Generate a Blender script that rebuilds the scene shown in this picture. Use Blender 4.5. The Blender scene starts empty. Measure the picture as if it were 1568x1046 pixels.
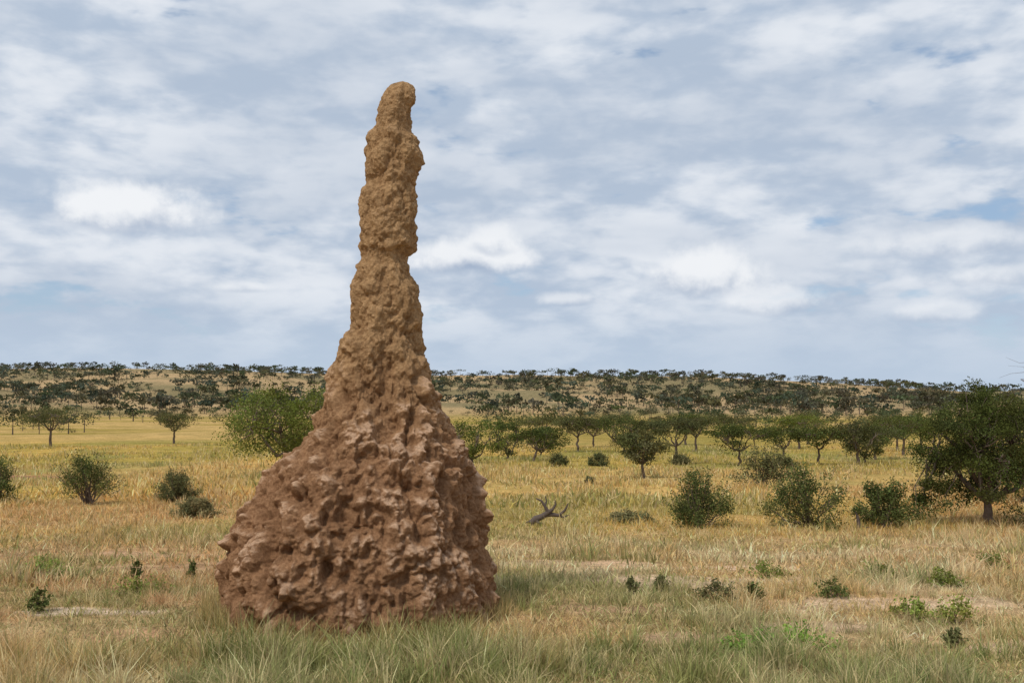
import bpy, math, numpy as np
from mathutils import Vector
rng=np.random.default_rng(7)
scene=bpy.context.scene
R=math.radians
# ------------------------------------------------------------------ numpy noise
def _h(ix,iy,iz,s):
    with np.errstate(over='ignore'):
        h=(ix.astype(np.uint32)*np.uint32(374761393)+iy.astype(np.uint32)*np.uint32(668265263)
           +iz.astype(np.uint32)*np.uint32(2246822519)+np.uint32((s*3266489917)&0xffffffff))
        h=(h^(h>>np.uint32(13)))*np.uint32(1274126177)
        h=(h^(h>>np.uint32(16)))*np.uint32(2654435761)
        h=h^(h>>np.uint32(15))
    return h.astype(np.float64)/4294967296.0
def vnoise(x,y,z,s=0):
    x=np.asarray(x,float);y=np.asarray(y,float)+0*x;z=np.asarray(z,float)+0*x
    fx=np.floor(x);fy=np.floor(y);fz=np.floor(z)
    ix=fx.astype(np.int64);iy=fy.astype(np.int64);iz=fz.astype(np.int64)
    u=x-fx;v=y-fy;w=z-fz
    u=u*u*u*(u*(u*6-15)+10);v=v*v*v*(v*(v*6-15)+10);w=w*w*w*(w*(w*6-15)+10)
    r=0
    for a in (0,1):
        for b in (0,1):
            for c in (0,1):
                r=r+_h(ix+a,iy+b,iz+c,s)*(u if a else 1-u)*(v if b else 1-v)*(w if c else 1-w)
    return r
def fbm(x,y,z=0.0,o=4,s=0):
    r=0;a=1.0;t=0
    for i in range(o):
        f=2.03**i
        r=r+a*vnoise(np.asarray(x)*f+i*13.7,np.asarray(y)*f+i*7.1,np.asarray(z)*f+i*3.3,s+i);t+=a;a*=.5
    return r/t
def lumps(x,y,z,s=0,k=14.):
    """soft-min cellular distance: rounded lumps with soft creases, ~1 on a lump, ~0 in a crease"""
    fx=np.floor(x);fy=np.floor(y);fz=np.floor(z)
    ix=fx.astype(np.int64);iy=fy.astype(np.int64);iz=fz.astype(np.int64)
    S=0
    for a in (-1,0,1):
        for b in (-1,0,1):
            for c in (-1,0,1):
                px=ix+a;py=iy+b;pz=iz+c
                h1=_h(px,py,pz,s);h2=_h(px,py,pz,s+11);h3=_h(px,py,pz,s+23)
                d=(px+h1-x)**2+(py+h2-y)**2+(pz+h3-z)**2
                S=S+np.exp(-k*d)
    F=-np.log(S+1e-9)/k
    return np.clip(1-F*1.7,-.3,1.15)
def sst(a,b,x):
    t=np.clip((x-a)/(b-a),0,1);return t*t*(3-2*t)
def mix(a,b,t):
    t=np.asarray(t)[...,None];return a*(1-t)+np.asarray(b)*t
# ------------------------------------------------------------------ mesh helper
def build(name,V,F,mats,col=None,mid=None,smooth=False):
    V=np.ascontiguousarray(V,dtype=np.float32);F=np.ascontiguousarray(F,dtype=np.int32)
    me=bpy.data.meshes.new(name)
    me.vertices.add(len(V));me.vertices.foreach_set('co',V.ravel())
    n=len(F);me.loops.add(4*n);me.polygons.add(n)
    me.loops.foreach_set('vertex_index',F.ravel())
    me.polygons.foreach_set('loop_start',np.arange(0,4*n,4,dtype=np.int32))
    if mid is not None: me.polygons.foreach_set('material_index',np.asarray(mid,dtype=np.int32))
    me.polygons.foreach_set('use_smooth',np.full(n,smooth))
    for m in mats: me.materials.append(m)
    me.update(calc_edges=True)
    if col is not None:
        c=np.ones((len(V),4),dtype=np.float32);c[:,:3]=col
        a=me.color_attributes.new('Col','FLOAT_COLOR','POINT');a.data.foreach_set('color',c.ravel())
    ob=bpy.data.objects.new(name,me);scene.collection.objects.link(ob)
    return ob
class MB:
    def __init__(s): s.V=[];s.F=[];s.C=[];s.M=[];s.n=0
    def add(s,V,F,C,m):
        V=np.asarray(V,float).reshape(-1,3);F=np.asarray(F)
        s.V.append(V);s.F.append(F+s.n);s.M.append(np.full(len(F),m))
        C=np.asarray(C,float);s.C.append(np.broadcast_to(C,(len(V),3)).copy() if C.ndim==1 else C);s.n+=len(V)
    def tube(s,P,r,col,m=0,k=6):
        P=np.asarray(P,float);r=np.asarray(r,float);n=len(P)
        T=np.gradient(P,axis=0);T/=np.linalg.norm(T,axis=1)[:,None]+1e-9
        ref=np.where(np.abs(T[:,2:3])>.9,np.array([[1.,0,0]]),np.array([[0,0,1.]]))
        if np.abs(T[:,2]).max()>.9 : ref=np.tile([[1.,.13,0]],(n,1))
        A=np.cross(T,ref);A/=np.linalg.norm(A,axis=1)[:,None]+1e-9
        B=np.cross(T,A)
        th=np.arange(k)*2*np.pi/k
        V=P[:,None]+r[:,None,None]*(A[:,None]*np.cos(th)[None,:,None]+B[:,None]*np.sin(th)[None,:,None])
        i=np.arange(n-1)[:,None]*k;j=np.arange(k)[None];j2=(j+1)%k
        F=np.stack([i+j,i+j2,i+k+j2,i+k+j],-1).reshape(-1,4)
        s.add(V.reshape(-1,3),F,col,m)
    def leaves(s,P,size,col,m=1,asp=.6,flat=0.0):
        n=len(P)
        d=rng.normal(size=(n,3));d[:,2]*=(1-flat);d/=np.linalg.norm(d,axis=1)[:,None]
        e=rng.normal(size=(n,3));e[:,2]*=(1-flat);e-=d*(d*e).sum(1)[:,None];e/=np.linalg.norm(e,axis=1)[:,None]
        sz=(np.asarray(size)*rng.uniform(.6,1.35,n))[:,None]
        a=d*sz*.5;b=e*sz*.5*asp
        V=np.stack([P-a,P-b*1.0+a*.1,P+a,P+b+a*.1],1).reshape(-1,3)
        F=np.arange(4*n).reshape(-1,4)
        s.add(V,F,np.repeat(col,4,axis=0),m)
    def arrays(s): return np.concatenate(s.V),np.concatenate(s.F),np.concatenate(s.C),np.concatenate(s.M)
# ------------------------------------------------------------------ materials
def newmat(name):
    m=bpy.data.materials.new(name);m.use_nodes=True;nt=m.node_tree;nt.nodes.clear()
    return m,nt
def N(nt,t,**k):
    n=nt.nodes.new(t)
    for a,b in k.items():
        if a.startswith('i_'): n.inputs[a[2:].replace('_',' ')].default_value=b
        else: setattr(n,a,b)
    return n
def L(nt,a,b): nt.links.new(a,b)
def math_(nt,op,a,b=None,c=None,clamp=False):
    n=nt.nodes.new('ShaderNodeMath');n.operation=op;n.use_clamp=clamp
    for i,v in enumerate((a,b,c)):
        if v is None: continue
        if hasattr(v,'default_value'): nt.links.new(v,n.inputs[i])
        else: n.inputs[i].default_value=v
    return n.outputs[0]
def mixc(nt,f,a,b,mode='MIX'):
    n=nt.nodes.new('ShaderNodeMix');n.data_type='RGBA';n.blend_type=mode
    for i,v in ((0,f),(6,a),(7,b)):
        if hasattr(v,'default_value'): nt.links.new(v,n.inputs[i])
        else: n.inputs[i].default_value=(v if i==0 else (*v,1))
    return n.outputs[2]
def ramp(nt,v,a,b,t0=0.,t1=1.,smooth=True):
    n=nt.nodes.new('ShaderNodeMapRange');n.interpolation_type='SMOOTHSTEP' if smooth else 'LINEAR'
    nt.links.new(v,n.inputs[0]);n.inputs[1].default_value=a;n.inputs[2].default_value=b
    n.inputs[3].default_value=t0;n.inputs[4].default_value=t1
    return n.outputs[0]
def noise(nt,vec,scale,detail=4,rough=.5,dist=0.0):
    n=nt.nodes.new('ShaderNodeTexNoise');n.inputs['Scale'].default_value=scale;n.inputs['Detail'].default_value=detail
    n.inputs['Roughness'].default_value=rough;n.inputs['Distortion'].default_value=dist
    if vec is not None: nt.links.new(vec,n.inputs['Vector'])
    return n.outputs[0]
def leafmat(name,trans=.3):
    m,nt=newmat(name)
    at=N(nt,'ShaderNodeAttribute',attribute_name='Col');c=at.outputs['Color']
    d=N(nt,'ShaderNodeBsdfDiffuse')
    t=N(nt,'ShaderNodeBsdfTranslucent');L(nt,c,d.inputs['Color']);L(nt,c,t.inputs['Color'])
    mx=N(nt,'ShaderNodeMixShader');mx.inputs[0].default_value=trans
    L(nt,d.outputs[0],mx.inputs[1]);L(nt,t.outputs[0],mx.inputs[2])
    o=N(nt,'ShaderNodeOutputMaterial');L(nt,mx.outputs[0],o.inputs[0]);return m
M_leaf=leafmat('foliage',.25)
M_grass=leafmat('grass_blades',.4)
def barkmat():
    m,nt=newmat('bark');at=N(nt,'ShaderNodeAttribute',attribute_name='Col');geo=N(nt,'ShaderNodeNewGeometry')
    nz=noise(nt,geo.outputs['Position'],22.0,4,.6)
    c=mixc(nt,1.0,at.outputs['Color'],mixc(nt,nz,(.5,.5,.5),(1.5,1.45,1.4)),'MULTIPLY')
    b=N(nt,'ShaderNodeBsdfPrincipled',i_Roughness=.9);L(nt,c,b.inputs['Base Color'])
    bp=N(nt,'ShaderNodeBump',i_Strength=.6,i_Distance=.02);L(nt,nz,bp.inputs['Height']);L(nt,bp.outputs[0],b.inputs['Normal'])
    o=N(nt,'ShaderNodeOutputMaterial');L(nt,b.outputs[0],o.inputs[0]);return m
M_bark=barkmat()
def groundmat():
    m,nt=newmat('savanna_ground');at=N(nt,'ShaderNodeAttribute',attribute_name='Col');geo=N(nt,'ShaderNodeNewGeometry')
    P=geo.outputs['Position']
    n1=noise(nt,P,.35,5,.65);n2=noise(nt,P,4.0,5,.7);n3=noise(nt,P,40.0,3,.7)
    c=mixc(nt,1.0,at.outputs['Color'],mixc(nt,ramp(nt,n1,.35,.65),(.80,.82,.76),(1.15,1.12,1.1)),'MULTIPLY')
    c=mixc(nt,1.0,c,mixc(nt,ramp(nt,n2,.3,.7),(.62,.60,.56),(1.28,1.25,1.22)),'MULTIPLY')
    c=mixc(nt,1.0,c,mixc(nt,ramp(nt,n3,.3,.7),(.60,.59,.57),(1.35,1.35,1.32)),'MULTIPLY')
    b=N(nt,'ShaderNodeBsdfDiffuse');L(nt,c,b.inputs['Color'])
    h=math_(nt,'ADD',math_(nt,'MULTIPLY',n2,.6),math_(nt,'MULTIPLY',n3,.25))
    bp=N(nt,'ShaderNodeBump',i_Strength=.9,i_Distance=.12);L(nt,h,bp.inputs['Height']);L(nt,bp.outputs[0],b.inputs['Normal'])
    o=N(nt,'ShaderNodeOutputMaterial');L(nt,b.outputs[0],o.inputs[0]);return m
M_ground=groundmat()
def moundmat():
    m,nt=newmat('termite_clay');at=N(nt,'ShaderNodeAttribute',attribute_name='Col');geo=N(nt,'ShaderNodeNewGeometry')
    P=geo.outputs['Position']
    n1=noise(nt,P,5.0,5,.65);n2=noise(nt,P,28.0,6,.72);n3=noise(nt,P,95.0,3,.7)
    c=mixc(nt,1.0,at.outputs['Color'],mixc(nt,ramp(nt,n1,.3,.7),(.82,.79,.77),(1.15,1.14,1.13)),'MULTIPLY')
    c=mixc(nt,1.0,c,mixc(nt,ramp(nt,n2,.30,.68),(.68,.64,.61),(1.24,1.24,1.24)),'MULTIPLY')
    b=N(nt,'ShaderNodeBsdfDiffuse');L(nt,c,b.inputs['Color'])
    h=math_(nt,'ADD',math_(nt,'MULTIPLY',n2,1.2),math_(nt,'MULTIPLY',n3,.6))
    bp=N(nt,'ShaderNodeBump',i_Strength=1.0,i_Distance=.026);L(nt,h,bp.inputs['Height']);L(nt,bp.outputs[0],b.inputs['Normal'])
    o=N(nt,'ShaderNodeOutputMaterial');L(nt,b.outputs[0],o.inputs[0]);return m
M_mound=moundmat()
# ------------------------------------------------------------------ terrain
PD=np.array([-60,0,8,12,14,20,28,36,45,55,70,88,110,150,180,260,300,450,520,1050,1250,3500],float)
PZ=np.array([0,0,0,-.06,-.2,-.66,-1.19,-1.48,-1.83,-2.18,-2.52,-2.9,-3.11,-3.6,-3.84,-4.5,-4.6,-5.0,-4.0,0,0,-30],float)
RX=np.array([-1800,-540,-333,-196,-58,149,287,424,540,1800],float)
RZ=np.array([36,34.5,33,29,26,27,21,13,5,0],float)
def prof(y):
    s=0
    for k in (-.1,-.05,0,.05,.1): s=s+np.interp(y*(1+k),PD,PZ)
    return s/5
def hgt(x,y):
    x=np.asarray(x,float);y=np.asarray(y,float)
    z=prof(y)
    az=x*1050/np.maximum(y,300)
    r=0
    for k in (-60,-20,20,60): r=r+np.interp(az+k,RX,RZ)
    t=np.clip((y-400)/(1050-400),0,1)
    z=z+r/4*(t**1.05)*(1-sst(1250,3400,y)*.6)
    z=z+(fbm(x/110,y/110,0,3,5)-.5)*15*sst(380,600,y)*(1-.75*sst(850,1000,y))
    z=z+(fbm(x/25,y/25,0,3,9)-.5)*.8*sst(25,80,y)
    z=z+(fbm(x/1.8,y/1.8,0,3,3)-.5)*.14*(1-sst(40,90,y))
    return z
def A(*c): return np.array(c,float)
straw=A(.57,.40,.185);pale=A(.69,.535,.315);green=A(.225,.26,.088);orange=A(.53,.295,.138)
gold=A(.58,.385,.115);olive=A(.37,.30,.083);soil=A(.50,.315,.185)
def gcol(x,y):
    n1=fbm(x/5,y/5,0,4,21);n2=fbm(x/1.3,y/1.3,0,3,31);n3=fbm(x/14,y/34,0,4,41);n4=fbm(x/60,y/30,0,4,51)
    c=mix(straw+0*n1[...,None],pale,sst(.42,.60,n2))
    wo=np.clip(sst(-1.0,-4.5,x)*sst(9.0,11.5,y)+sst(.48,.60,n1)*.8,0,1)
    c=mix(c,orange,wo*.7)
    wg=sst(10.2,8.8,y)*sst(-4.8,-2.0,x)*.52+sst(.52,.61,fbm(x/1.7,y/1.7,0,3,61))*.62
    c=mix(c,green,np.clip(wg,0,.8))
    m=mix(gold+0*n1[...,None],olive,sst(.45,.63,n3)*.7)
    m=mix(m,straw*A(1.05,1,1),sst(.50,.64,n4)*.5)
    m=mix(m,orange,sst(.49,.60,fbm(x/9,y/20,0,3,81))*.55*sst(65,28,y))
    m=mix(m,green,sst(.55,.70,fbm(x/7,y/12,0,3,91))*.45)
    c=mix(c,m,sst(16,27,y+6*(n1-.5)))
    f=mix(pale*A(.76,.68,.50),olive*A(.95,.9,.98),sst(.42,.58,fbm(x/70,y/22,0,4,95)))
    c=mix(c,f,sst(80,170,y)*.9)
    hc=mix(A(.46,.33,.195)+0*n1[...,None],A(.26,.215,.125),sst(.44,.62,fbm(x/60,y/60,0,4,71)))
    c=mix(c,hc,sst(330,480,y))
    return c
def axis(lo,hi,n,s,c=0.):
    a=math.asinh((lo-c)/s);b=math.asinh((hi-c)/s);return c+s*np.sinh(np.linspace(a,b,n))
SC=((-4.55,11.05,.95,.24,A(.62,.49,.38)),(-27.5,57,3.2,2.2,A(.36,.20,.12)),(2.3,13.6,2.0,.9,A(.64,.47,.33)),(3.9,15.6,1.6,.6,A(.62,.45,.31)),
 (4.6,11.6,1.4,.55,A(.62,.45,.31)),(-5.2,15.5,1.5,.7,A(.52,.33,.2)),(-2.9,12.9,.9,.5,A(.52,.33,.2)),(5.4,9.4,1.0,.4,A(.54,.39,.27)),(1.2,16.5,1.2,.5,A(.56,.39,.25)),(-7.2,18.2,2.2,.8,A(.5,.32,.2)),(3.2,10.5,.9,.3,A(.54,.39,.27)),(1.2,11.3,.7,.5,A(.52,.33,.21)),(-3.9,9.9,.8,.3,A(.5,.31,.19)),(6.0,13.5,1.2,.4,A(.58,.42,.29)),(1.6,9.9,.5,.2,A(.5,.34,.22)))
def bare(x,y,q=0.):
    r=np.zeros(np.shape(x))
    nn=(fbm(x*1.6,y*1.6,0,3,5)-.5)*1.7
    for (bx,by,rx_,ry_,cc) in SC:
        r=np.maximum(r,1-sst(.6,1.15,np.sqrt(((x-bx)/rx_)**2+((y-by)/ry_)**2)+nn))
    return r
xs=axis(-2600,2600,520,6.0);ys=axis(-60,3500,900,9.0,9.0)
X,Y=np.meshgrid(xs,ys)
Z=hgt(X,Y)
gc=gcol(X,Y)
nearw=1-sst(18,45,Y)
gc=mix(gc,soil,nearw*.6)
gc=gc*(1-.08*nearw[...,None])
nn=(fbm(X*1.6,Y*1.6,0,3,5)-.5)*1.7
for (bx,by,rx_,ry_,cc) in SC:
    d=np.sqrt(((X-bx)/rx_)**2+((Y-by)/ry_)**2)+nn
    gc=mix(gc,cc,1-sst(.6,1.15,d))
nx,ny=len(xs),len(ys)
i=(np.arange(ny-1)[:,None]*nx+np.arange(nx-1)[None]).ravel()
F=np.stack([i,i+1,i+nx+1,i+nx],-1)
build('savanna_ground',np.stack([X,Y,Z],-1).reshape(-1,3),F,[M_ground],gc.reshape(-1,3),smooth=True)
# ------------------------------------------------------------------ termite mound
U=0.00735;CY=11.2
T=np.array([[-30,338,770],[0,343,768],[23,342,767],[53,341,762],[93,349,755],[143,372,747],[158,386,741],[183,400,734],[213,420,728],[223,428,714],
[253,458,699],[273,474,687],[293,489,677],[323,504,668],[343,509,660],[363,513,655],[393,517,649],[403,521,648],[413,536,648],[453,536,647],[483,535,642],[490,541,636],
[513,541,628],[519,550,626],[532,552,625],[544,548,634],[593,547,638],[628,550,638],[640,554,634],[653,550,639],[688,556,643],[716,562,640],[728,567,630],[763,572,631],[780,580,633],[790,588,633],[797,596,631],[801,602,627],[804,610,620]],float)
nt_,nz_=760,1000
zz=np.concatenate([np.linspace(-30,720,nz_-140,endpoint=False),720+84*np.sin(np.linspace(0,np.pi/2,140))])
lf=np.interp(zz,T[:,0],T[:,1]);rt=np.interp(zz,T[:,0],T[:,2])
for _ in range(4):
    k=np.array([1,2,3,2,1.])/9
    lf[2:-2]=np.convolve(lf,k,'valid');rt[2:-2]=np.convolve(rt,k,'valid')
cen=((lf+rt)/2-784)*U;rad=(rt-lf)/2*U
th=np.arange(nt_)*2*np.pi/nt_
TH,ZI=np.meshgrid(th,np.arange(len(zz)))
zc=zz*U*1.0
lobe=1+.05*np.sin(3*TH+1.3+ZI*.003)*np.abs(np.sin(TH))+.04*np.sin(5*TH+.4-ZI*.004)*np.abs(np.sin(TH))
Xm=cen[ZI]+rad[ZI]*np.cos(TH)*.97
Ym=CY+rad[ZI]*np.sin(TH)*lobe
Zm=zc[ZI]+0*TH
def gridnormals(X,Y,Z):
    P=np.stack([X,Y,Z],-1)
    dt=np.roll(P,-1,1)-np.roll(P,1,1);dz=np.gradient(P,axis=0)
    n=np.cross(dt,dz);return n/(np.linalg.norm(n,axis=-1)[...,None]+1e-9)
Nn=gridnormals(Xm,Ym,Zm)
low=1-sst(2.0,3.4,Zm)
topf=1-sst(5.72,5.9,Zm)
wx=(fbm(Xm*2.4,Ym*2.4,Zm*2.0,3,101)-.5);wy=(fbm(Xm*2.4,Ym*2.4,Zm*2.0,3,102)-.5);wz=(fbm(Xm*2.4,Ym*2.4,Zm*2.0,3,103)-.5)
vx=(fbm(Xm*9,Ym*9,Zm*9,3,104)-.5);vy=(fbm(Xm*9,Ym*9,Zm*9,3,105)-.5);vz=(fbm(Xm*9,Ym*9,Zm*9,3,106)-.5)
L0=lumps((Xm+wx*.5)/.60,(Ym+wy*.5)/.60,(Zm+wz*.7)/1.4,7,9.)
L1=lumps((Xm+wx*.6+vx*.08)/.26,(Ym+wy*.6+vy*.08)/.26,(Zm+wz*.6+vz*.10)/.42,8,11.)
L2=lumps((Xm+wx*.5+vx*.12)/.145,(Ym+wy*.5+vy*.12)/.145,(Zm+wz*.5+vz*.12)/.175,9,12.)
f1=fbm(Xm*6,Ym*6,Zm*4.2,4,120)-.5;f2=fbm(Xm*24,Ym*24,Zm*22,4,121)-.5
f3=np.abs(fbm(Xm*11,Ym*11,Zm*8,3,122)-.5)*2
f4=np.abs(fbm(Xm*4.0,Ym*4.0,Zm*1.6,3,123)-.5)*2
am=.35+1.1*sst(.38,.62,fbm(Xm*1.9,Ym*1.9,Zm*1.6,2,130))
am2=.3+1.1*sst(.38,.62,fbm(Xm*3.1,Ym*3.1,Zm*3.1,2,131))
disp=(.14*low+.010)*(L0-.6)+(.105*low+.036*(1-low))*(L1-.6)*am+(.058*low+.032*(1-low))*(L2-.6)*am2
disp+=f1*(.12*low+.115)+f2*.032+(f3-.25)*.025-(.035*low+.012)*(1-sst(0,.22,f4))
disp*=np.clip(topf,.45,1)
Xd=Xm+Nn[...,0]*disp;Yd=Ym+Nn[...,1]*disp;Zd=Zm+Nn[...,2]*disp-disp*.2*low
hl=disp/.12
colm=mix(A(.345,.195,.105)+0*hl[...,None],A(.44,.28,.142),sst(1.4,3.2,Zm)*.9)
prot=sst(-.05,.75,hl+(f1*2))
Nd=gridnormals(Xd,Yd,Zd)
colm=mix(colm,A(.67,.46,.31),prot*sst(.12,.7,Nd[...,2])*(.22+.48*low))  # pale crust on up-facing lumps, with lit highlights painted into its colour
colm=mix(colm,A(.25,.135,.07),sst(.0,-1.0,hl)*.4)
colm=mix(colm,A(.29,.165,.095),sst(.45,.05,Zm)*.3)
V=np.stack([Xd,Yd,Zd],-1).reshape(-1,3)
nzr=len(zz)
i=np.arange(nzr-1)[:,None]*nt_;j=np.arange(nt_)[None];j2=(j+1)%nt_
F=np.stack([i+j,i+j2,i+nt_+j2,i+nt_+j],-1).reshape(-1,4)
top=V[-nt_:].mean(0);V=np.vstack([V,top+A(0,0,.01)]);cidx=len(V)-1
b=(nzr-1)*nt_
cap=np.stack([b+np.arange(0,nt_,2),b+np.arange(1,nt_,2),b+(np.arange(2,nt_+2,2)%nt_),np.full(nt_//2,cidx)],-1)
F=np.vstack([F,cap])
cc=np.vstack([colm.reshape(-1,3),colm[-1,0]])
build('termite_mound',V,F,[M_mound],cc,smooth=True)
# ------------------------------------------------------------------ trees & shrubs
BARK=A(.13,.095,.07)
def curve(p0,p1,n=6,sag=0.,jit=.05):
    t=np.linspace(0,1,n)[:,None];P=p0*(1-t)+p1*t
    l=np.linalg.norm(p1-p0);P=P+rng.normal(size=P.shape)*jit*l*np.sin(t*np.pi)
    P[:,2]+=(sag*l*np.sin(t*np.pi))[:,0];return P
def tree(name,x,y,h,w,crown0=.45,nl=2600,ls=.16,ncl=26,leaf=A(.085,.105,.035),flat=.5,lean=0.,trunk=.045,limbs=5,tr0=.38,clr=.17,dens_out=.6,dead=0,dep=.9,extra=()):
    mb=MB();z0=float(hgt(np.array(x),np.array(y)))-.05
    base=A(0,0,0);fork=A(lean*h*.3+rng.normal()*.02*h,rng.normal()*.02*h,h*tr0)
    r0=trunk*h
    mb.tube(curve(base,fork,6,0,.04),np.linspace(r0*1.25,r0*.8,6),BARK,0,8)
    cz=h*(crown0+1)/2;rz=h*(1-crown0)/2;cxx=lean*h*.6
    cl=[];ph=rng.uniform(0,6.28);sz_=.62 if flat<.5 else .40
    while len(cl)<ncl:
        d=rng.normal(size=3);d/=np.linalg.norm(d);rr_=rng.uniform(.2,1)**dens_out
        aa=math.atan2(d[1],d[0]);g=1+.16*math.sin(2*aa+ph)+.12*math.sin(3*aa+ph*2)
        zz_=d[2]*rr_
        if flat>=.5: zz_=min(zz_,.55)
        p=A(cxx+d[0]*rr_*w/2*(1-clr)*g,d[1]*rr_*w/2*dep*(1-clr)*g,cz+zz_*rz*(1-clr*.6))
        if flat>0 and d[2]<-.2 and rng.random()<flat: continue
        cl.append(p)
    for e in extra: cl.append(A(*e))
    ncl=len(cl)
    cl=np.array(cl)
    ang=np.arange(limbs)*2*np.pi/limbs+rng.uniform(0,6)
    tips=[]
    for a in ang:
        rr_=w*rng.uniform(.16,.30)
        tip=A(cxx+math.cos(a)*rr_,math.sin(a)*rr_*dep,h*(tr0+(crown0+.35*(1-crown0)-tr0)*rng.uniform(.9,1.5)+.02))
        P=curve(fork,tip,6,-.05,.07);mb.tube(P,np.linspace(r0*.65,r0*.28,6),BARK,0,6);tips.append(tip)
    tips=np.array(tips)
    for c in cl:
        q=tips[np.argmin(((tips-c)**2).sum(1)+rng.random(len(tips))*.1)]
        mb.tube(curve(q,c,5,.04,.09),np.linspace(r0*.28,r0*.06,5),BARK,0,4)
        if dead:
            for _ in range(4): mb.tube(curve(c,c+rng.normal(size=3)*w*.1,4,.02,.1),np.linspace(r0*.1,r0*.03,4),BARK,0,3)
    if not dead:
        per=rng.integers(int(nl/ncl*.5),int(nl/ncl*1.5)+1,ncl)
        P=[];C=[]
        for c,n in zip(cl,per):
            s=w*clr*rng.uniform(.55,1.25)
            d=rng.normal(size=(n,3));d/=np.linalg.norm(d,axis=1)[:,None];rr2=rng.uniform(0,1,n)**.45
            q=d*rr2[:,None]*s*A(1,1,sz_)
            q+=rng.normal(size=q.shape)*s*.1*A(1,1,sz_/.62)
            P.append(c+q);tint=rng.uniform(.72,1.4)
            C.append(leaf*tint*rng.uniform(.65,1.4,(n,1))*A(rng.uniform(.9,1.15),1,rng.uniform(.8,1.1)))
        mb.leaves(np.vstack(P),ls,np.vstack(C))
    V,F,C,M=mb.arrays();ob=build(name,V,F,[M_bark,M_leaf],C,M);ob.location=(x,y,z0);return ob
def shrub(name,x,y,h,w,nl=2600,ls=.06,leaf=A(.075,.095,.03),ncl=22,tw=1.0):
    mb=MB();z0=float(hgt(np.array(x),np.array(y)))-.03
    cl=[];ph=rng.uniform(0,6.28)
    for q in range(ncl):
        a=rng.uniform(0,2*np.pi);u=rng.uniform(0,1)**.5;zf=rng.uniform(.08,.92)
        prf=math.sin(min(1,(zf*.8+.36))*np.pi)**.5*(1+.2*math.sin(a*2+ph)) if zf<.78 else .55
        c=A(math.cos(a)*u*w*.42*prf,math.sin(a)*u*w*.42*prf,h*zf*(1+.15*math.sin(a*3+ph)))
        cl.append(c);mb.tube(curve(A(rng.normal()*.03*w,rng.normal()*.03*w,0),c,5,.0,.06),np.linspace(.012*h+.003,.004*h,5),BARK,0,4)
    P=[];C=[]
    for c in cl:
        n=int(nl/ncl*rng.uniform(.5,1.5));s=w*rng.uniform(.09,.18)
        d=rng.normal(size=(n,3));d/=np.linalg.norm(d,axis=1)[:,None]
        q=d*(rng.uniform(0,1,n)**.45)[:,None]*s
        p=c+q;p[:,2]=np.abs(p[:,2]);P.append(p);C.append(leaf*rng.uniform(.65,1.55)*rng.uniform(.6,1.45,(n,1))*A(rng.uniform(.9,1.2),1,1))
    for q in range(int(34*tw)):
        a=rng.uniform(0,2*np.pi);b=rng.uniform(.15,1.35);r1=rng.uniform(.85,1.25)
        tip=A(math.cos(a)*math.cos(b)*w*.5*r1,math.sin(a)*math.cos(b)*w*.5*r1,h*(.15+.85*math.sin(b))*r1)
        st=tip*.5;pp=curve(st,tip,5,.02,.05);mb.tube(pp,np.linspace(.006*h,.002*h,5),BARK*1.2,0,3)
        n=int(nl/90)+4;t=rng.random(n)[:,None];P.append(st*(1-t)+tip*t+rng.normal(size=(n,3))*.03*w);C.append(leaf*1.25*rng.uniform(.7,1.4,(n,1)))
    mb.leaves(np.vstack(P),ls,np.vstack(C))
    V,F,C,M=mb.arrays();ob=build(name,V,F,[M_bark,M_leaf],C,M);ob.location=(x,y,z0);return ob
G1=A(.085,.102,.032);G2=A(.12,.145,.035);G3=A(.105,.108,.045);G4=A(.14,.13,.06)
AC=[(-50.8,110,4.8,8.2,.40,G3,.6,0),(-40.6,120,4.0,5.2,.42,G3,.6,.0),(-3.0,75,4.1,5.4,.0,G2,0,0),(-5.4,70,3.4,4.0,.03,G2,0,0),(-.4,84,3.8,4.2,.0,G1,0,0),(1.7,79,3.1,5.0,.25,G1,.6,.25),
(6.6,100,3.9,5.6,.45,G3,.7,0),(11.0,97,4.1,6.0,.08,G1,.2,-.1),(13.3,99,3.6,4.8,.25,G3,.5,-.1),(7.2,55,2.8,3.2,.28,G3,.1,-.05),(12.2,75,3.7,5.0,.40,G3,.6,0),(18.4,100,3.7,6.0,.48,G3,.8,0),
(16.6,73,3.3,5.8,.30,G1,.6,0),(20.6,76,3.1,5.6,.45,G1,.8,0),(23.0,75,3.1,5.6,.42,G1,.7,0),(25.6,74,3.8,5.0,.25,G3,.3,0),(27.5,78,2.8,4.0,.1,G1,.2,0),(36,92,4.0,7.8,.35,G1,.6,0),
(31,108,3.9,7.4,.45,G2,.8,0),(41,84,3.4,5.8,.2,G2,.4,0),(-8.5,95,2.7,4,.3,G2,.3,0),(45,110,3.7,7,.42,G1,.7,0),(30.5,84,3.2,5.8,.35,G1,.6,.1),
(20.5,118,4.0,7.0,.40,G1,.7,0),(27.0,125,3.8,7.4,.42,G3,.7,0),(4.0,122,3.4,6.4,.42,G3,.7,0),(35.5,120,4.0,6,.2,G3,.3,0),(50,135,3.8,7,.45,G3,.6,0),(14.5,140,3.8,7.4,.45,G3,.7,0),(38.5,100,3.6,5.6,.35,G3,.6,0),(2.6,92,2.6,4.6,.1,G1,.2,0),(9.0,110,3.4,6.4,.35,G1,.6,0)]
for (x,y,h,w,c0,lf_,fl,ln) in AC:
    tree('acacia_tree',x,y,h,w,c0,4200,.135,36,lf_*rng.uniform(.85,1.12),fl,ln,.03,5,min(.38,c0*.8+.08))
tree('acacia_tree',-13.2,60,5.5,9.4,.08,20000,.13,105,A(.13,.155,.038),.1,0,.035,7,.16,.12,dens_out=.5)
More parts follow.
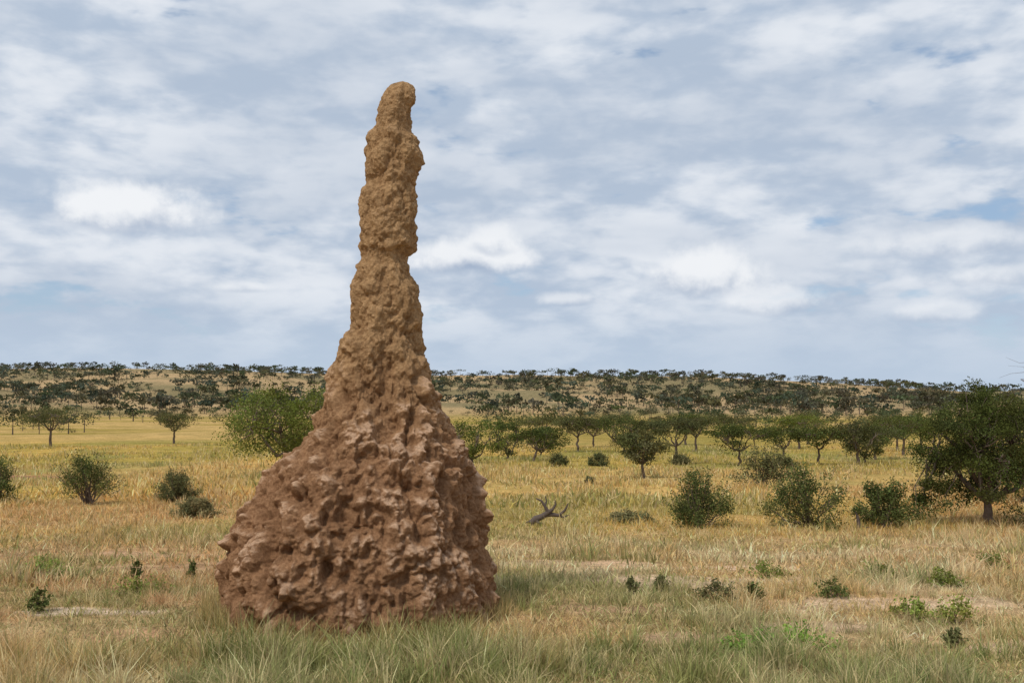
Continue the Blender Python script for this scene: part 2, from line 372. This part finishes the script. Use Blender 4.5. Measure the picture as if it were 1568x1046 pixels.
tree('thorn_tree',13.1,27.5,4.0,4.6,.10,48000,.06,150,A(.078,.092,.028),.0,0,.030,9,.16,.10,dens_out=.55,
     extra=[(-1.5,.1,1.0),(-1.9,0,.75),(-2.1,-.2,.5),(-1.7,.3,.45),(-2.0,.2,.9),(-1.3,-.3,.6),(-2.25,0,.3),(-1.8,-.3,1.15),(-1.6,.2,.75)])
tree('bare_tree',17.9,31,5.5,5.4,.3,600,.05,80,A(.10,.09,.06),.1,0,.016,8,.3,.14,dead=1)
tree('thorn_tree',18.4,36,3.6,5.6,.05,9000,.08,60,A(.08,.095,.03),.0,0,.030,7,.16,.13,dens_out=.55)
SH=[(-15.2,36,1.8,2.5,G1),(-12.4,37,1.15,1.9,G3),(-18.7,36,1.7,1.9,G1),(4.95,26.5,1.35,2.0,G1),(7.7,26,1.5,2.3,G1),(9.8,26.5,1.15,1.75,G1),
(13.6,25.2,.6,1.2,G1),(14.8,27.4,1.2,2.4,G1),(11.75,47,1.8,3.0,G3),(6.2,72,.9,1.8,G3),(3.4,72,.8,1.8,G3),(-9.6,30.5,.55,1.5,G4*1.2),(12.5,74,.8,1.8,G4),(29.5,66,.9,1.8,G2),(3.3,28.3,.22,1.4,G4*1.4),(3.9,50,.35,.6,G4),(18.5,68,.8,1.8,G3)]
for (x,y,h,w,lf_) in SH:
    shrub('shrub',x,y,h,w,5800 if y<40 else 2200,.055 if y<40 else .1,lf_*rng.uniform(.9,1.12),30)
GG=A(.14,.235,.045)
W=[(-5.15,11.0,.25,.26,G1),(-6.6,14.3,.25,.75,A(.16,.21,.05)),(-5.2,13.9,.30,.18,G1),(-4.45,14.0,.28,.15,G1),(2.65,9.5,.20,.85,GG),(2.25,9.55,.15,.6,GG),
(4.7,10.7,.26,.62,A(.18,.21,.05)),(4.3,10.9,.2,.5,A(.18,.21,.05)),(2.45,11.9,.24,.52,G3),(2.85,11.9,.2,.26,G1),(3.85,12.1,.2,.44,G1),(5.5,12.8,.22,.5,G2),(3.6,14.2,.2,.8,G2),(7.7,16.2,.2,.7,G2),
(-4.6,12.4,.2,.7,G2*1.2),(1.9,12.9,.22,.22,G3),(1.5,12.6,.24,.18,G3),(4.2,9.6,.14,.22,G3),(5.1,14.0,.2,.6,G2)]
for (x,y,h,w,lf_) in W: shrub('green_weed',x,y,h*1.15,w*1.1,640,.032,lf_*1.3,12,tw=.7)
mb=MB();DB=A(.10,.075,.06)
def br(pts,r): mb.tube(np.array(pts,float),r,DB,0,7)
br([(-.40,0,.0),(-.28,.02,.09),(-.12,0,.15),(.02,.02,.24),(.12,0,.30)],[.07,.08,.07,.055,.04])
br([(-.12,0,.14),(-.03,.06,.18),(.10,.05,.19),(.28,.04,.17),(.42,.02,.28),(.50,0,.44)],[.06,.055,.05,.04,.03,.014])
br([(.02,.02,.24),(-.06,0,.38),(-.14,-.02,.50),(-.28,-.02,.56)],[.05,.036,.025,.012])
br([(-.06,0,.38),(-.02,.02,.48),(-.04,.02,.60)],[.03,.02,.01])
br([(.12,0,.30),(.2,.02,.42),(.18,.02,.52)],[.036,.024,.01])
br([(.28,.04,.17),(.38,.05,.13),(.52,.04,.18)],[.032,.022,.01])
br([(-.35,0,.04),(-.45,.1,.02),(-.5,.2,.0)],[.04,.03,.012])
br([(-.28,.02,.09),(-.22,-.08,.02),(-.12,-.15,.01)],[.04,.03,.012])
V,F,C,M=mb.arrays();ob=build('dead_branch',V,F,[M_bark],C,M,smooth=True);ob.location=(.95,27.0,float(hgt(np.array(.95),np.array(27.0)))+.04);ob.scale=(1.12,1.12,1.2)
mb=MB();br([(0,0,0),(.02,0,.2),(0,.02,.4)],[.06,.05,.03]);br([(.02,0,.2),(.12,0,.12),(.3,0,.1)],[.04,.03,.01]);br([(0,.02,.38),(-.06,0,.5)],[.03,.01])
V,F,C,M=mb.arrays();ob=build('tree_stump',V,F,[M_bark],C,M,smooth=True);ob.location=(8.85,25.7,float(hgt(np.array(8.85),np.array(25.7)))-.02)
# ------------------------------------------------------------------ distant trees (one mass)
def far_mass(name,n,ylo,yhi,thr,hs,nq,qs,leafc,pw=1.0,seed=0,xs_=.60,bushp=.5,nsc=45):
    y=ylo+(yhi-ylo)*rng.random(n*6)**pw;x=(rng.random(n*6)*2-1)*(xs_*y+20)
    keep=fbm(x/nsc,y/nsc,0,3,200+seed)+rng.normal(size=len(x))*.05>thr
    x=x[keep][:n];y=y[keep][:n];n=len(x)
    z=hgt(x,y);h=hs[0]+(hs[1]-hs[0])*rng.random(n)**1.8;bush=rng.random(n)<bushp
    h=np.where(bush,h*rng.uniform(.4,.8,n),h);w=h*np.where(bush,rng.uniform(1.2,2.4,n),rng.uniform(1.0,1.9,n))
    c0=np.where(bush,.0,rng.uniform(.25,.6,n))
    cz=h*(1+c0)/2;rz=h*(1-c0)/2
    k=6;cc=rng.normal(size=(n,k,3));cc/=np.linalg.norm(cc,axis=2)[...,None];cc*=.6
    d=rng.normal(size=(n,nq,3));d/=np.linalg.norm(d,axis=2)[...,None];d*=(rng.random((n,nq,1))**.4)
    idx=rng.integers(0,k,(n,nq));d=np.take_along_axis(cc,idx[...,None],1)+d*.5
    P=np.stack([d[...,0]*w[:,None]/2,d[...,1]*w[:,None]/2,cz[:,None]+d[...,2]*rz[:,None]],-1)+np.stack([x,y,z],-1)[:,None]
    col=leafc*rng.uniform(.6,1.45,(n,1,1))*np.ones((1,nq,1))*rng.uniform(.7,1.3,(n,nq,1))*np.stack([rng.uniform(.85,1.3,n),np.ones(n),rng.uniform(.8,1.3,n)],-1)[:,None]
    mb=MB();mb.leaves(P.reshape(-1,3),np.repeat(h,nq)*qs,col.reshape(-1,3),1,.8)
    tr=~bush;x=x[tr];y=y[tr];z=z[tr];h=h[tr];n=len(x)
    r=h*.028;k=4;t=np.arange(k)*np.pi/2
    lv=[]
    for zf,rf in ((-.05,1.2),(.3,.8),(.62,.5)):
        lv.append(np.stack([x[:,None]+np.cos(t)*r[:,None]*rf,y[:,None]+np.sin(t)*r[:,None]*rf,(z+h*zf)[:,None]+0*t],-1))
    Vt=np.concatenate(lv,1)
    f=np.array([[l*4+a,l*4+(a+1)%4,l*4+4+(a+1)%4,l*4+4+a] for l in (0,1) for a in range(4)])
    Ft=(np.arange(n)[:,None,None]*12+f[None]).reshape(-1,4)
    mb.add(Vt.reshape(-1,3),Ft,A(.12,.09,.07),0)
    V,F,C,M=mb.arrays();return build(name,V,F,[M_bark,M_leaf],C,M)
far_mass('distant_tree_mass',190,125,230,.50,(2.2,4.4),170,.10,A(.095,.105,.043),1,1)
far_mass('distant_tree_mass',460,230,430,.50,(1.8,5.4),110,.13,A(.095,.105,.05),.8,2,bushp=.5,nsc=30)
far_mass('hillside_tree_mass',4300,410,1075,.43,(3.2,8.5),58,.20,A(.088,.098,.056),1.05,3,bushp=.45,nsc=45)
far_mass('ridge_tree_mass',260,990,1065,.30,(4.5,8.5),70,.16,A(.08,.09,.056),1.0,4,bushp=.25,nsc=50)
# ------------------------------------------------------------------ grass
def blades(x,y,h,w,la,lm,col):
    n=len(x);z=hgt(x,y)-.01
    yaw=rng.uniform(0,np.pi,n);wx_=np.cos(yaw)*w/2;wy_=np.sin(yaw)*w/2
    rows=[]
    for t,wf in ((0,1.),(.5,.8),(1.,.12)):
        bx=x+np.cos(la)*lm*h*t**1.7;by=y+np.sin(la)*lm*h*t**1.7;bz=z+h*t*np.sqrt(np.clip(1-(lm*.65*t)**2,.08,1))
        rows.append(np.stack([bx-wx_*wf,by-wy_*wf,bz],-1));rows.append(np.stack([bx+wx_*wf,by+wy_*wf,bz],-1))
    V=np.stack(rows,1)
    f=np.array([[0,1,3,2],[2,3,5,4]]);F=(np.arange(n)[:,None,None]*6+f[None]).reshape(-1,4)
    C=np.repeat(col,6,axis=0)
    return V.reshape(-1,3),F,C
def scatter(nt0,bl,ylo,yhi,spread,h,w,seed,thr,pw=1.0,lmx=.9,margin=1.2,stray=.3,bk=1.,sc=1.1,lb=0.,cv=.35):
    y=ylo+(yhi-ylo)*rng.random(nt0)**pw;x=(rng.random(nt0)*2-1)*(.53*y+margin)
    d=fbm(x/sc,y/sc,0,3,300+seed)+rng.normal(size=nt0)*.04
    k=(d>thr)&(rng.random(nt0)>bare(x,y)*bk);x=x[k];y=y[k];d=d[k]
    th_=rng.uniform(.5,1.4,len(x))*(.6+1.1*np.clip(d-thr,0,.25)/.25)
    hue=rng.random(len(x));tl=rng.uniform(.68,1.2,len(x))
    xb=np.repeat(x,bl);yb=np.repeat(y,bl);n=len(xb)
    a=rng.uniform(0,2*np.pi,n);r_=np.abs(rng.normal(size=n))*spread
    st=rng.random(n)<stray;r_=np.where(st,r_*4,r_)
    xb=xb+np.cos(a)*r_;yb=yb+np.sin(a)*r_
    hb=np.repeat(th_,bl)*rng.uniform(h[0],h[1],n)
    lm=np.clip(np.abs(rng.normal(size=n))*.5+lb+np.where(st,.35,0),0,lmx)
    k=~(((xb+1.69)**2/1.42**2+(yb-CY)**2/1.38**2)<1)
    c=gcol(xb,yb)
    hb_=np.repeat(hue,bl)
    c=mix(c,pale*1.08,(hb_<.35)*.55);c=mix(c,green*A(1.0,1.08,1.1),((hb_>.80)*.6))
    c=np.clip(c*rng.uniform(1-cv,1+cv,(n,1))*np.repeat(tl,bl)[:,None]*1.2,0,.88)
    la=a+rng.normal(size=n)*.5
    return blades(xb[k],yb[k],hb[k],w*rng.uniform(.6,1.4,k.sum()),la[k],lm[k],c[k])
parts=[scatter(6800,14,7.2,14,.035,(.04,.16),.0085,1,.49,1.0,sc=.7),
       scatter(3200,20,7.0,9.4,.04,(.06,.24),.0085,2,.48,1.0,sc=.5),
       scatter(34000,3,7.2,15,.10,(.02,.08),.0095,3,.22,1.0,1.9,bk=.75,lb=.4,cv=.55),
       scatter(9000,9,13,36,.07,(.06,.24),.018,4,.49,1.1,sc=1.4,cv=.4),
       scatter(34000,2,13,40,.15,(.03,.10),.022,5,.22,1.1,1.7,bk=.75,lb=.2,cv=.5),
       scatter(30000,3,34,115,.22,(.08,.28),.06,6,.40,1.2,sc=3.)]
off=0;Vs=[];Fs=[];Cs=[]
for v,f,c in parts: Vs.append(v);Fs.append(f+off);Cs.append(c);off+=len(v)
build('savanna_grass',np.vstack(Vs),np.vstack(Fs),[M_grass],np.vstack(Cs))
n=2000;a=rng.uniform(np.pi*.95,2.05*np.pi,n//8);a=np.repeat(a,8)+rng.normal(size=(n//8)*8)*.02
rr_=rng.uniform(.99,1.14,n//8).repeat(8);xb=-1.69+np.cos(a)*1.5*rr_+rng.normal(size=len(a))*.03;yb=CY+np.sin(a)*1.48*rr_+rng.normal(size=len(a))*.03
c=mix(np.tile(straw*1.1,(len(a),1)),green,rng.random(len(a)//8).repeat(8)*.7)*rng.uniform(.6,1.4,(len(a),1))
v,f,c=blades(xb,yb,rng.uniform(.06,.28,len(a)),.007*np.ones(len(a)),rng.uniform(0,6.28,len(a)),np.abs(rng.normal(size=len(a)))*.45,c)
build('mound_foot_grass',v,f,[M_grass],c)
# ------------------------------------------------------------------ sun, sky
SUN_EL=R(54);SUN_AZ=R(-140)
sd=bpy.data.lights.new('sun','SUN');sd.energy=2.4;sd.angle=R(7);sd.color=(1,.95,.86)
so=bpy.data.objects.new('sun',sd);scene.collection.objects.link(so)
dirv=Vector((math.sin(SUN_AZ)*math.cos(SUN_EL),math.cos(SUN_AZ)*math.cos(SUN_EL),math.sin(SUN_EL)))
so.rotation_euler=dirv.to_track_quat('Z','Y').to_euler();so.location=dirv*50
w=bpy.data.worlds.new('World');scene.world=w;w.use_nodes=True;nt=w.node_tree;nt.nodes.clear()
sky=N(nt,'ShaderNodeTexSky',sky_type='NISHITA',sun_disc=False,sun_elevation=SUN_EL,sun_rotation=SUN_AZ,altitude=900)
tc=N(nt,'ShaderNodeTexCoord');D=tc.outputs['Generated']
sp=N(nt,'ShaderNodeSeparateXYZ');L(nt,D,sp.inputs[0]);dx,dy,dz=sp.outputs
def mapped(loc,sc):
    mp=N(nt,'ShaderNodeMapping');mp.inputs['Location'].default_value=loc;mp.inputs['Scale'].default_value=sc;L(nt,D,mp.inputs[0]);return mp.outputs[0]
nB=noise(nt,mapped((3.7,8.1,1.3),(1,1,2.9)),9.0,6,.50,.15)
nF=noise(nt,mapped((1.2,4.4,7.7),(1,1,2.3)),27.0,4,.5,.2)
nC=noise(nt,mapped((-5.7,2.1,4.3),(1,1,3.4)),3.4,4,.5,.2)
nA=noise(nt,mapped((9.1,-3.0,2.2),(1,1,3.4)),7.0,5,.55,.2)
S=10.0
def cs(r,g,b): return (r*S,g*S,b*S)
bb=math_(nt,'ADD',math_(nt,'MULTIPLY',nB,.70),math_(nt,'MULTIPLY',nF,.30))
cloud=mixc(nt,ramp(nt,bb,.38,.62),cs(.45,.54,.67),cs(.77,.81,.87))
cloud=mixc(nt,ramp(nt,nC,.42,.66,0,.5),cloud,cs(.44,.52,.64))
blue=mixc(nt,.4,sky.outputs[0],cs(.32,.50,.74))
c=mixc(nt,ramp(nt,math_(nt,'ADD',nA,math_(nt,'MULTIPLY',math_(nt,'SUBTRACT',bb,.5),.7)),.24,.38,.2,1.),blue,cloud)
az=math_(nt,'ARCTAN2',dx,dy);el=math_(nt,'ARCSINE',dz)
c=mixc(nt,ramp(nt,el,.02,.12,.8,0.),c,cs(.50,.60,.73))
npf=noise(nt,D,26.0,6,.58)
def puff(c,a0,e0,w_,h_,amt=1.,amp=1.3):
    u=math_(nt,'DIVIDE',math_(nt,'SUBTRACT',az,a0),w_);v=math_(nt,'DIVIDE',math_(nt,'SUBTRACT',el,e0),h_)
    vn=math_(nt,'MULTIPLY',v,math_(nt,'ADD',1.,math_(nt,'MULTIPLY',math_(nt,'LESS_THAN',v,0.),.6)))
    r_=math_(nt,'SQRT',math_(nt,'ADD',math_(nt,'MULTIPLY',u,u),math_(nt,'MULTIPLY',vn,vn)))
    q=math_(nt,'ADD',math_(nt,'SUBTRACT',1.,r_),math_(nt,'MULTIPLY',math_(nt,'SUBTRACT',npf,.5),amp))
    mk=math_(nt,'MULTIPLY',ramp(nt,q,-.1,.55),amt)
    sh=ramp(nt,math_(nt,'ADD',v,math_(nt,'MULTIPLY',math_(nt,'SUBTRACT',npf,.5),1.8)),-.75,.25)
    col=mixc(nt,sh,cs(.32,.41,.56),cs(.88,.90,.93))
    return mixc(nt,mk,c,col)
for a_ in ((-.372,.174,.085,.036,1.),(-.04,.138,.080,.026,.95),(-.02,.156,.028,.022,.8),(.19,.120,.068,.034,.95),(.26,.093,.06,.022,.65),(.06,.098,.035,.011,.6),(.42,.140,.10,.022,.55),(-.265,.107,.03,.009,.5),(.40,.078,.05,.014,.5),(.47,.11,.07,.016,.5)):
    c=puff(c,*a_)
bg=N(nt,'ShaderNodeBackground');bg.inputs[1].default_value=.1;L(nt,c,bg.inputs[0])
wo_=N(nt,'ShaderNodeOutputWorld');L(nt,bg.outputs[0],wo_.inputs[0])
# ------------------------------------------------------------------ camera
cam=bpy.data.cameras.new('camera');co=bpy.data.objects.new('camera',cam);scene.collection.objects.link(co)
co.location=(0,0,2.3);co.rotation_euler=(R(90+3.27),0,0);cam.lens=35;cam.sensor_width=36;cam.clip_end=8000;cam.clip_start=.1
scene.camera=co
scene.view_settings.view_transform='Standard';scene.view_settings.look='None';scene.view_settings.exposure=0
